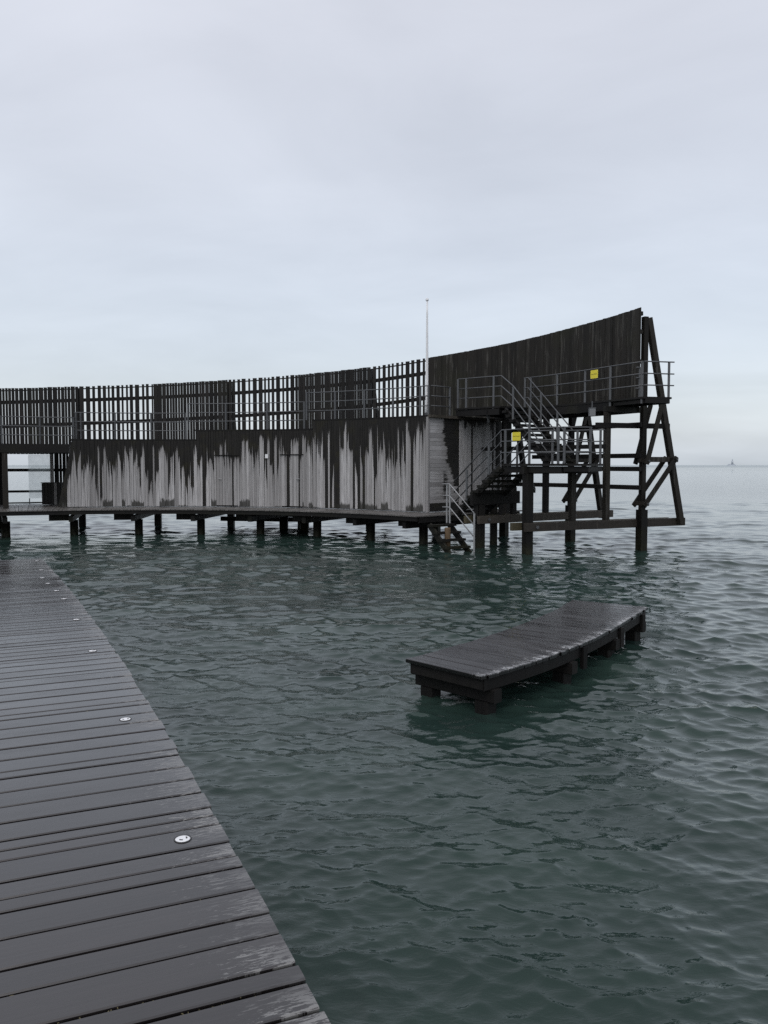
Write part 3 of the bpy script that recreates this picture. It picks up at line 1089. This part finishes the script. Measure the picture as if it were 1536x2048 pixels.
tall = thing('plank_wall', 'tall solid wall of blackened upright boards rising to a point above the diving platform', 'plank wall', pol(RF, 40, 4))
b = MB()
th = 55.6
while th > 24.1:
    wd = random.choice((0.095, 0.11, 0.12, 0.14))
    t1 = th; t0 = max(th - math.degrees(wd / RF), 24.05)
    mid = (t0 + t1) / 2
    er = pol(1, mid) - V((CX, CY, 0)); et = V((er.y, -er.x, 0))
    b.frame(pol(RF, t1, 4.42), et, er * -1, (0, 0, 1), (t1 - t0) * R(1) * RF, random.choice((0.026, 0.03, 0.036)), ftop(mid) - 4.42 + random.uniform(-0.006, 0.006))
    slit = 0.016 if (th > 45 and random.random() < 0.16) else 0.0015
    th = t0 - math.degrees(slit / RF)
b.build('boards', M['tall'], tall)
for dz in (-0.18, -0.75, -1.7, -2.6):
    m_ = MB()
    for k in range(14):
        q0 = 55.4 + (24.1 - 55.4) * k / 14; q1 = 55.4 + (24.1 - 55.4) * (k + 1) / 14
        m_.beam(pol(RF + 0.06, q0, ftop(q0) + dz), pol(RF + 0.06, q1, ftop(q1) + dz), 0.07, 0.13, tone=0.4)
    m_.build('rail', M['tall'], tall)
for th in (24.25, 34.7, 44.6, 54.8): bent_back(tall, th, M['tall'] if th < 30 else M['fence'], M['brace'] if th < 40 else M['fence'])


# ------------------------------------------------------------------ diving tower: bearers, posts, ties, platforms, two flights of steps
tower = thing('diving_tower', 'open timber diving tower with two decks and two flights of steps on piles', 'diving tower', (6, 27, 0))


def bent_front(th, r_in, zb, tb):
    er = (pol(1, th) - V((CX, CY, 0)))
    p = pol(r_in, th)
    m_ = MB(); m_.beam((p.x, p.y, -1.6), (p.x, p.y, 2.48 if th < 30 else 1.9), 0.27, 0.25, er); m_.build('pile', M['pile'], tower)
    m_ = MB(); e = er.cross(V((0, 0, 1)))
    m_.beam(pol(r_in - 0.25, th, zb) + e * 0.22, pol(20.5, th, zb) + e * 0.22, 0.14, 0.26); m_.build('bearer', M['bearer'], tower)
    m_ = MB(); m_.beam(pol(r_in - 0.45, th, zb) - e * 0.22, pol(20.2, th, zb) - e * 0.22, 0.14, 0.24); m_.build('bearer', M['olive'] if th < 40 else M['tar'], tower)
    for s_ in (-1, 1):                                     # paired diagonals clamping the posts
        q0, q1 = pol(ROUT + 0.04, tb, 1.42) + e * 0.24 * s_, pol(19.72, tb, 3.0) + e * 0.24 * s_
        m_ = MB(); m_.beam(q0, q1, 0.07, 0.15); m_.build('diagonal', M['brace'], tower)
        q0, q1 = pol(ROUT + 0.10, tb, 2.78) + e * 0.26 * s_, pol(19.05, tb, 4.72) + e * 0.26 * s_
        m_ = MB(); m_.beam(q0, q1, 0.07, 0.15); m_.build('diagonal', M['brace'], tower)
    for rr_, zz in ((19.68, 2.93), (ROUT + 0.14, 1.5), (ROUT + 0.16, 2.88)):   # spacer timbers and bolts through each joint
        q = pol(rr_, tb, zz)
        m_ = MB(); m_.beam(q - e * 0.29, q + e * 0.29, 0.13, 0.13); m_.build('spacer', M['brace'], tower)
        m_ = MB(); m_.tube([q + e * 0.28, q + e * 0.325], 0.035, 8); m_.build('bolt', M['galv'], tower)
    m_ = MB(); m_.beam(pol(ROUT, tb, 2.93) + e * 0.02, pol(19.95, tb, 2.93) + e * 0.02, 0.1, 0.17); m_.build('strut', M['brace'], tower)
    m_ = MB(); m_.beam(pol(16.9, th, 4.02), pol(19.6, tb, 4.02), 0.1, 0.17); m_.build('strut', M['tar'], tower)
    for rr_ in (r_in + 0.15, ROUT + 0.1):
        q = pol(rr_, th, zb) + e * 0.29
        m_ = MB(); m_.tube([q, q + e * 0.03], 0.055, 12); m_.build('bolt', M['galv'], tower)
    return er


bent_front(BENTS[0], 14.3, 0.85, 24.25)
bent_front(BENTS[1], 14.2, 0.95, 34.7)
for th, r, z0, z1 in ((BENTS[0], 17.35, 0.98, 4.55), (BENTS[1], 17.25, 1.08, 4.55), (42.5, 17.9, 0.8, 4.55), (BENTS[0], 16.0, 0.98, 2.5), (BENTS[1], 15.7, 1.08, 2.0), (40.0, 16.9, 0.8, 4.55)):
    p = pol(r, th); er = (p - V((CX, CY, 0))).normalized()
    m_ = MB(); m_.beam((p.x, p.y, z0), (p.x, p.y, z1), 0.18, 0.18, er); m_.build('post', M['brace'] if th < 30 else M['tar'], tower)
for z, a, c in ((4.05, 44.6, 24.0), (3.05, 40, 24.0), (2.62, 36, 24.0), (2.02, 46, 24.0)):
    m_ = MB(); m_.beam(pol(ROUT + 0.02, a, z), pol(ROUT + 0.02, BENTS[1], z), 0.09, 0.15); m_.build('tie', M['tar'], tower)
    m_ = MB(); m_.beam(pol(ROUT + 0.02, BENTS[1], z), pol(ROUT + 0.02, c, z), 0.09, 0.15); m_.build('tie', M['tar'], tower)
m_ = MB(); m_.beam(pol(17.3, 45, 3.35), pol(17.3, 25.2, 3.35), 0.09, 0.14); m_.build('tie', M['tar'], tower)

# upper deck
ZU = 4.82
up = [pol(15.75, 45.3), pol(16.05, 38.4), pol(17.35, 38.0), pol(17.3, 30), pol(17.25, 24.6), pol(17.38, 19.9), pol(18.35, 19.6), pol(18.2, 24), pol(18.2, 31), pol(18.2, 38), pol(18.2, 45.3)]
m_ = MB(); m_.poly([(p.x, p.y) for p in reversed(up)], ZU - 0.06, ZU, tone=0.5); deckU = m_.build('upper_deck', M['tar'], tower)


def edge_beam(pts, z, wdt=0.1, h=0.22, name='edge_beam', m='tar'):
    for a, c in zip(pts[:-1], pts[1:]):
        m_ = MB(); m_.beam((a.x, a.y, z), (c.x, c.y, z), wdt, h); m_.build(name, M[m], tower)


edge_beam([pol(15.85, 45.2), pol(16.1, 38.6)], ZU - 0.19)
edge_beam([pol(17.42, 38.0), pol(17.36, 30), pol(17.33, 24.8)], ZU - 0.20, 0.1, 0.27)
edge_beam([pol(18.1, 45), pol(18.1, 35), pol(18.1, 24.4)], ZU - 0.22, 0.1, 0.2)
edge_beam([pol(17.0, 24.5), pol(18.75, 24.4)], ZU - 0.30, 0.12, 0.18)
edge_beam([pol(17.46, 20.0), pol(18.28, 19.7)], ZU - 0.13, 0.08, 0.13)
edge_beam([pol(17.46, 20.1), pol(17.4, 24.6)], ZU - 0.13, 0.08, 0.13)
edge_beam([pol(18.3, 19.9), pol(18.2, 24.4)], ZU - 0.13, 0.08, 0.13)
for th in (44.2, 42.2, 40.4, 37.2, 35.2, 33, 31, 29, 27):
    r0 = 15.95 if th > 39 else 17.45
    m_ = MB(); m_.beam(pol(r0, th, ZU - 0.16), pol(18.05, th, ZU - 0.16), 0.07, 0.18); m_.build('joist', M['tar'], tower)

# landing
ZL = 2.79
land = [V((3.72, 26.2, 0)), V((5.2, 24.15, 0)), V((6.02, 24.3, 0)), V((6.86, 25.9, 0)), V((6.35, 27.25, 0)), V((5.15, 26.6, 0)), V((4.79, 26.94, 0))]
m_ = MB(); m_.poly([(p.x, p.y) for p in land], ZL - 0.07, ZL, tone=0.5); m_.build('landing', M['tar'], tower)
edge_beam([land[0] + V((0.12, 0.02, 0)), land[1] + V((0.03, 0.13, 0))], ZL - 0.18, 0.1, 0.2)
edge_beam([land[1] + V((0.04, 0.1, 0)), land[2] + V((-0.02, 0.1, 0))], ZL - 0.16, 0.08, 0.16)
edge_beam([land[2] + V((-0.06, 0.08, 0)), land[3] + V((-0.1, 0, 0))], ZL - 0.16, 0.08, 0.16)
edge_beam([pol(14.1, 25.4), pol(16.9, 25.4)], ZL - 0.20, 0.14, 0.22)
edge_beam([V((4.5, 27.1, 0)), V((6.3, 27.1, 0))], ZL - 0.2, 0.1, 0.2)


def stair(name_lab, base, run, rise, wdir, width, n, m='tar', parent=tower, open_top=False, tw=0.29, th_=0.085):
    """open flight; base = foot at one side, run = plan vector to its head, wdir = across the treads"""
    base, run, wdir = V(base), V(run), V(wdir).normalized()
    d = run.normalized()
    first = None
    st = None
    b = MB()
    for s_ in (0.06, width - 0.06):
        p = base + wdir * s_ + d * 0.02; q = base + wdir * s_ + run
        b2 = MB(); b2.beam((p.x, p.y, base.z - 0.02), (q.x, q.y, base.z + rise - 0.16), 0.07, 0.22)
        o = b2.build('stringer', M[m], parent)
    for i in range(1, n):
        z = base.z + rise * i / n
        p = base + run * ((i - 1) / (n - 1))
        b = MB()
        b.frame(V((p.x, p.y, z - th_)) - wdir * 0.08, wdir, d, (0, 0, 1), width + 0.16, tw, th_)
        b.build('tread', M[m], parent)


stair('lower', (2.36, 27.95, DECK), (1.30, -1.66, 0), ZL - DECK, (0.82, 0.57, 0), 1.32, 10)
stair('upper', (5.25, 26.55, ZL), (-1.05, 2.62, 0), ZU - ZL, (0.80, 0.6, 0), 1.22, 12)
# trestle under the lower flight
for off in (0.1, 1.2):
    p = V((2.95, 27.2, 0)) + V((0.82, 0.57, 0)) * off
    m_ = MB(); m_.beam((p.x, p.y, 0.9), (p.x, p.y, 1.72), 0.14, 0.14); m_.build('post', M['tar'], tower)
m_ = MB(); m_.beam((2.85, 27.05, 1.66), (4.6, 28.27, 1.66), 0.12, 0.42); m_.build('edge_beam', M['tar'], tower)
m_ = MB(); m_.beam((4.4, 25.6, 2.55), (5.0, 27.6, 1.9), 0.1, 0.16); m_.build('diagonal', M['tar'], tower)
p = pol(15.6, 37.8)
m_ = MB(); m_.beam((p.x, p.y, -1.5), (p.x, p.y, 1.6), 0.24, 0.24); m_.build('pile', M['pile'], tower)


# ------------------------------------------------------------------ railings
def railing(label, pts, posts, h=1.06, rails=(1.06, 0.70, 0.35), r=0.021, pw=0.07, name='railing', mat_='galv', group='galvanised steel railings', post_m=None, drop=0.0):
    """pts: base polyline (3D); posts: base points of its uprights"""
    c = pts[len(pts) // 2]
    t = thing(name, label, 'railing', tuple(c), group)
    for hh in rails:
        m_ = MB(); m_.tube([V(p) + V((0, 0, hh)) for p in pts], r, 6); m_.build('rail', M[mat_], t, smooth=True)
    for q in posts:
        q = V(q)
        m_ = MB(); m_.beam(q + V((0, 0, -drop)), q + V((0, 0, h)), pw, 0.022 + pw * 0.25, (0.5, 0.85, 0)); m_.build('post', M[mat_], t)
    return t


RR_ = 14.55


def arc_pts(a, c, z, n=14, r=RR_): return [pol(r, a + (c - a) * k / n, z) for k in range(n + 1)]


def onarc(ths, z, r=RR_): return [pol(r, x, z) for x in ths]


railing('railing on the footbridge left of the bath house, over the open passage', arc_pts(126, 105.4, 3.58), onarc([126, 121, 116, 110.6, 105.7], 3.58))
railing('roof railing over the lowest roof step, in front of open and dense slats', arc_pts(105.6, 88.2, 3.79), onarc([105.3, 104.6, 99.4, 93.8, 88.3], 3.79))
railing('roof railing over the middle roof step above the two doors', arc_pts(88.0, 68.3, 4.17), onarc([87.9, 81.7, 74.8, 68.4], 4.17))
railing('roof railing over the highest roof step, ending at the flagpole', arc_pts(68.1, 46.0, 4.52), onarc([68.0, 63.0, 57.8, 52.6, 47.6, 46.1], 4.52))
railing('short roof railing across the end wall between flagpole and tall wall', [pol(14.6, 45.75, 4.52), pol(15.7, 45.7, 4.52)], [pol(15.62, 45.7, 4.52)])
# upper deck
u0, u1 = pol(15.85, 45.0, ZU), pol(16.08, 38.5, ZU)
head = V((5.25 - 1.05, 26.55 + 2.62, ZU))
foot_ = V((5.25, 26.55, ZL))
wd_ = V((0.80, 0.6, 0))
railing('railing at the head of the upper steps that bends down along their near side',
        [u0, u0.lerp(u1, 0.5), V((4.12, 29.3, ZU)), head.lerp(foot_, 0.22) + V((0, 0, 0.02)), head.lerp(foot_, 0.55), head.lerp(foot_, 0.97)],
        [u0, u0.lerp(u1, 0.2), u0.lerp(u1, 0.85), head.lerp(foot_, 0.22), head.lerp(foot_, 0.6)], drop=0.15)
h2, f2 = head + wd_ * 1.22, foot_ + wd_ * 1.22
railing('sloping handrail on the far side of the upper steps',
        [h2 + V((-0.12, 0.3, 0)), h2 + V((0, 0.05, 0)), h2.lerp(f2, 0.35), h2.lerp(f2, 0.7), h2.lerp(f2, 0.98)], [h2 + V((-0.08, 0.22, 0)), h2.lerp(f2, 0.3), h2.lerp(f2, 0.66)], drop=0.15)
up_line = [pol(17.38, 37.9, ZU), pol(17.36, 34, ZU), pol(17.33, 30, ZU), pol(17.3, 26.6, ZU), pol(17.3, 24.6, ZU), pol(17.42, 20.1, ZU)]
railing('long railing along the narrow upper deck, holding a yellow sign', up_line,
        [pol(17.38, 37.6, ZU), pol(17.36, 33.4, ZU), pol(17.33, 28.9, ZU), pol(17.3, 24.8, ZU), pol(17.42, 20.3, ZU)], drop=0.2)
railing('short railing across the outer end of the upper deck beside the leaning brace', [pol(17.42, 20.0, ZU), pol(17.9, 19.8, ZU), pol(18.42, 19.6, ZU)], [pol(18.25, 19.68, ZU)])
railing('stub of railing at the upper deck end behind the wall end post', [pol(17.75, 22.6, ZU), pol(17.95, 22.6, ZU)], [pol(17.9, 22.6, ZU)], h=0.98, rails=(0.98, 0.66, 0.33))
# landing
A_, B_, C_, D_, E_ = land[0], land[1], land[2], land[3], land[4]
zl = V((0, 0, ZL))
sdn = V((1.30, -1.66, 0)); sfoot = V((2.36, 27.95, DECK))
railing('railing down the lower steps and along the landing, holding a yellow sign',
        [sfoot + V((0.0, 0, 0.08)), sfoot.lerp(V((3.66, 26.29, ZL)), 0.5) + V((0, 0, 0.02)), A_ + zl, A_.lerp(B_, 0.5) + zl, B_ + zl],
        [sfoot.lerp(A_ + zl, 0.28), sfoot.lerp(A_ + zl, 0.74), A_.lerp(B_, 0.06) + zl, A_.lerp(B_, 0.47) + zl, A_.lerp(B_, 0.93) + zl])
railing('railing along the end of the landing nearest the open water', [B_.lerp(C_, -0.02) + zl, C_ + zl, C_.lerp(D_, 0.12) + zl], [B_.lerp(C_, 0.05) + zl, C_.lerp(D_, 0.03) + zl])
railing('railing on the outer side of the landing below the upper steps', [V((5.75, 26.6, ZL)), V((6.3, 26.35, ZL)), D_ + V((0.02, 0.05, ZL))], [V((6.15, 26.42, ZL)), D_ + V((-0.1, 0.05, ZL))])
s2 = sfoot + V((0.82, 0.57, 0)) * 1.3
top2 = V((3.66, 26.29, ZL)) + V((0.82, 0.57, 0)) * 1.3
railing('sloping handrail on the far side of the lower steps', [s2 + V((0, 0, 0.08)), s2.lerp(top2, 0.5), top2, top2 + V((0.35, -0.25, 0)), top2 + V((0.72, -0.6, 0))],
        [s2.lerp(top2, 0.3), s2.lerp(top2, 0.75), top2 + V((0.65, -0.52, 0))])

# steps into the water
ladder = thing('water_steps', 'dark wooden steps leading from the walkway down into the water', 'steps', (2.5, 26.8, 0))
dn = V((0.57, -0.82, 0)); ac = V((-0.82, -0.57, 0))
for i in range(5):
    z = DECK - 0.22 * (i + 1)
    p = V((2.22, 27.25, 0)) + dn * (0.24 * i)
    m_ = MB(); m_.frame(V((p.x, p.y, z - 0.07)), ac, dn, (0, 0, 1), 1.0, 0.27, 0.07); m_.build('tread', M['pile'], ladder)
for s_ in (0.08, 0.9):
    p = V((2.22, 27.25, DECK - 0.25)) + ac * s_; q = p + dn * 1.35 + V((0, 0, -1.15))
    m_ = MB(); m_.beam(p, q, 0.07, 0.2); m_.build('stringer', M['pile'], ladder)
l0 = V((2.05, 27.2, DECK)); l1 = l0 + dn * 0.16; l2 = V((2.86, 26.2, 0.14))
railing('bright handrail beside the wooden steps going down into the water', [l0 + V((-0.12, 0.05, 0)), l1, l2],
        [l0 + V((0.02, 0.02, 0)), l2, l1 + dn * 0.02], mat_='steel', pw=0.05, r=0.02, rails=(1.08, 0.70, 0.32), h=1.08, drop=0.2)

# ------------------------------------------------------------------ small things
mp = thing('mooring_post', 'short pale brown round post standing in the water by the steps', 'post', (2.04, 26.5, 0))
m_ = MB(); m_.tube([(2.04, 26.5, -1.2), (2.04, 26.5, 0.70), (2.04, 26.5, 0.73)], 0.1, 14); m_.build('shaft', M['post'], mp, smooth=True)
m_ = MB(); m_.tube([(2.04, 26.5, 0.731), (2.04, 26.5, 0.745)], 0.088, 14); m_.build('top', M['post'], mp)

fp = thing('flagpole', 'thin bare white flagpole rising at the corner of the roof', 'flagpole', (1.57, 30.5, 4.52))
m_ = MB(); m_.tube([(1.57, 30.5, 4.52 + 4.2 * k / 8) for k in range(9)], 0.062, 12, 0.03); m_.build('pole', M['white'], fp, smooth=True)
m_ = MB(); m_.tube([(1.57, 30.5, 8.72), (1.57, 30.5, 8.74), (1.57, 30.5, 8.78), (1.57, 30.5, 8.80)], 0.06, 12, 0.045); m_.build('cap', M['white'], fp, smooth=True)
m_ = MB(); m_.tube([(1.57, 30.5, 4.52), (1.57, 30.5, 4.66)], 0.085, 12); m_.build('socket', M['galv'], fp)

wb = thing('waste_bin', 'dark slatted litter bin standing in the passage left of the bath house', 'litter bin', (-14.1, 35.3, DECK))
b = MB()
bx, by = -14.1, 35.3
for i in range(6):
    for j in range(4):
        if 0 < i < 5 and 0 < j < 3: continue
        x = bx - 0.33 + 0.132 * i; y = by - 0.22 + 0.146 * j
        if i == 4 and j == 0: continue
        b.beam((x, y, DECK + 0.03), (x, y, DECK + 0.93), 0.118, 0.03 if j in (0, 3) else 0.13)
b.build('body', M['fence'], wb)
b = MB(); b.beam((bx + 0.198, by - 0.235, DECK + 0.02), (bx + 0.198, by - 0.235, DECK + 0.97), 0.12, 0.035); b.build('strip', M['strip'], wb)
b = MB(); b.frame((bx - 0.30, by - 0.19, DECK + 0.05), (1, 0, 0), (0, 1, 0), (0, 0, 1), 0.6, 0.38, 0.82); b.build('liner', M['dark_metal'], wb)
b = MB(); b.frame((bx - 0.41, by - 0.26, DECK + 0.935), (1, 0, 0), (0, 1, 0), (0, 0, 1), 0.82, 0.52, 0.03); b.build('lid', M['tar'], wb)


def sign(label, c, ax, wdt, h):
    t = thing('warning_sign', label, 'sign', tuple(c), 'yellow warning signs on the railings')
    ax = V(ax).normalized(); nrm = V((ax.y, -ax.x, 0)).normalized()
    up = V((0, 0, 1))
    o = V(c) - ax * wdt / 2 - up * h / 2
    m_ = MB()
    rc = 0.02
    pts = []
    for cx_, cz_, a0 in ((wdt - rc, rc, -90), (wdt - rc, h - rc, 0), (rc, h - rc, 90), (rc, rc, 180)):
        for k in range(4):
            a = R(a0 + 30 * k); pts.append((cx_ + rc * math.cos(a), cz_ + rc * math.sin(a)))
    n = len(pts)
    P = [o + ax * x + up * z for x, z in pts] + [o + ax * x + up * z + nrm * 0.006 for x, z in pts]
    m_.add(P, [tuple(range(n - 1, -1, -1)), tuple(range(n, 2 * n))] + [(i, (i + 1) % n, n + (i + 1) % n, n + i) for i in range(n)])
    m_.build('panel', M['yellow'], t)
    # one line of lettering in two words, too small to read in the photograph
    m_ = MB()
    x = 0.11 * wdt
    rr = random.Random(3)
    for wlen in (6, 7):
        for _ in range(wlen):
            cw = wdt * 0.044
            m_.frame(o + ax * x + up * (h * 0.46) + nrm * 0.006, ax, nrm, up, cw * 0.28, 0.002, h * 0.10)
            m_.frame(o + ax * (x + cw * 0.28) + up * (h * (0.46 + rr.choice((0.0, 0.04, 0.08)))) + nrm * 0.006, ax, nrm, up, cw * 0.34, 0.002, h * 0.022)
            m_.frame(o + ax * (x + cw * 0.62) + up * (h * 0.46) + nrm * 0.006, ax, nrm, up, cw * 0.28, 0.002, h * rr.choice((0.10, 0.10, 0.055)))
            x += wdt * 0.057
        x += wdt * 0.05
    m_.build('lettering', M['ink'], t)
    for fx in (0.05, 0.95):
        for fz in (0.07, 0.93):
            m_ = MB(); q = o + ax * wdt * fx + up * h * fz
            m_.tube([q + nrm * 0.004, q + nrm * 0.011], 0.008, 8); m_.build('screw', M['white'], t)


s_a, s_b = pol(17.30, 27.9, ZU + 0.88), pol(17.30, 26.6, ZU + 0.88)
sign('yellow warning sign on the railing of the upper deck', (s_a + s_b) / 2 + V((-0.035, -0.045, 0.0)), s_b - s_a, 0.35, 0.27)
s_c = A_.lerp(B_, 0.27) + V((0, 0, ZL + 0.84))
sign('yellow warning sign on the railing of the lower landing', s_c + V((-0.04, -0.03, 0)), B_ - A_, 0.36, 0.26)

bx_ = thing('junction_box', 'small grey metal box hanging under the upper deck', 'box', (6.68, 26.75, 4.3))
m_ = MB(); m_.frame((6.58, 26.65, 4.32), (1, 0, 0), (0, 1, 0), (0, 0, 1), 0.19, 0.16, 0.25); m_.build('casing', M['greybox'], bx_)
m_ = MB(); m_.frame((6.565, 26.635, 4.57), (1, 0, 0), (0, 1, 0), (0, 0, 1), 0.22, 0.19, 0.02); m_.build('cover', M['galv'], bx_)
m_ = MB(); m_.tube([(6.68, 26.73, 4.59), (6.68, 26.73, 4.80)], 0.02, 8); m_.build('hanger', M['galv'], bx_)

fl = thing('floodlight', 'grey floodlight with tapered shade under the upper deck beside the end wall', 'lamp', (3.72, 30.0, 4.3))
q = V((3.75, 30.0, 4.62))
m_ = MB(); m_.tube([q, q + V((0, 0, -0.1)), q + V((0.02, -0.03, -0.36))], 0.10, 10, 0.03); m_.build('shade', M['greybox'], fl, smooth=True)
m_ = MB(); m_.tube([q + V((0, 0, 0.0)), q + V((0, 0, 0.14))], 0.02, 8); m_.build('bracket', M['galv'], fl)

# lighthouse on the horizon
lx, ly = 1256.0, 3000.0
lh = thing('lighthouse', 'tiny pale lighthouse on a low island at the horizon', 'lighthouse', (lx, ly, 0))
m_ = MB(); m_.tube([(lx, ly, -1), (lx, ly, 2.5), (lx, ly, 4.2)], 17, 20, 14); m_.build('island_base', M['hazy'], lh)
m_ = MB(); m_.frame((lx - 9, ly - 6, 4.2), (1, 0, 0), (0, 1, 0), (0, 0, 1), 19, 12, 2.2); m_.build('keeper_house', M['hazy'], lh)
m_ = MB(); m_.tube([(lx, ly - 7, 4.2), (lx, ly - 7, 13), (lx, ly - 7, 19)], 4.0, 14, 2.6); m_.build('tower', M['hazy'], lh, smooth=True)
m_ = MB(); m_.tube([(lx, ly - 7, 19), (lx, ly - 7, 22.5), (lx, ly - 7, 24)], 1.9, 12, 1.0); m_.build('lantern', M['hazy'], lh)
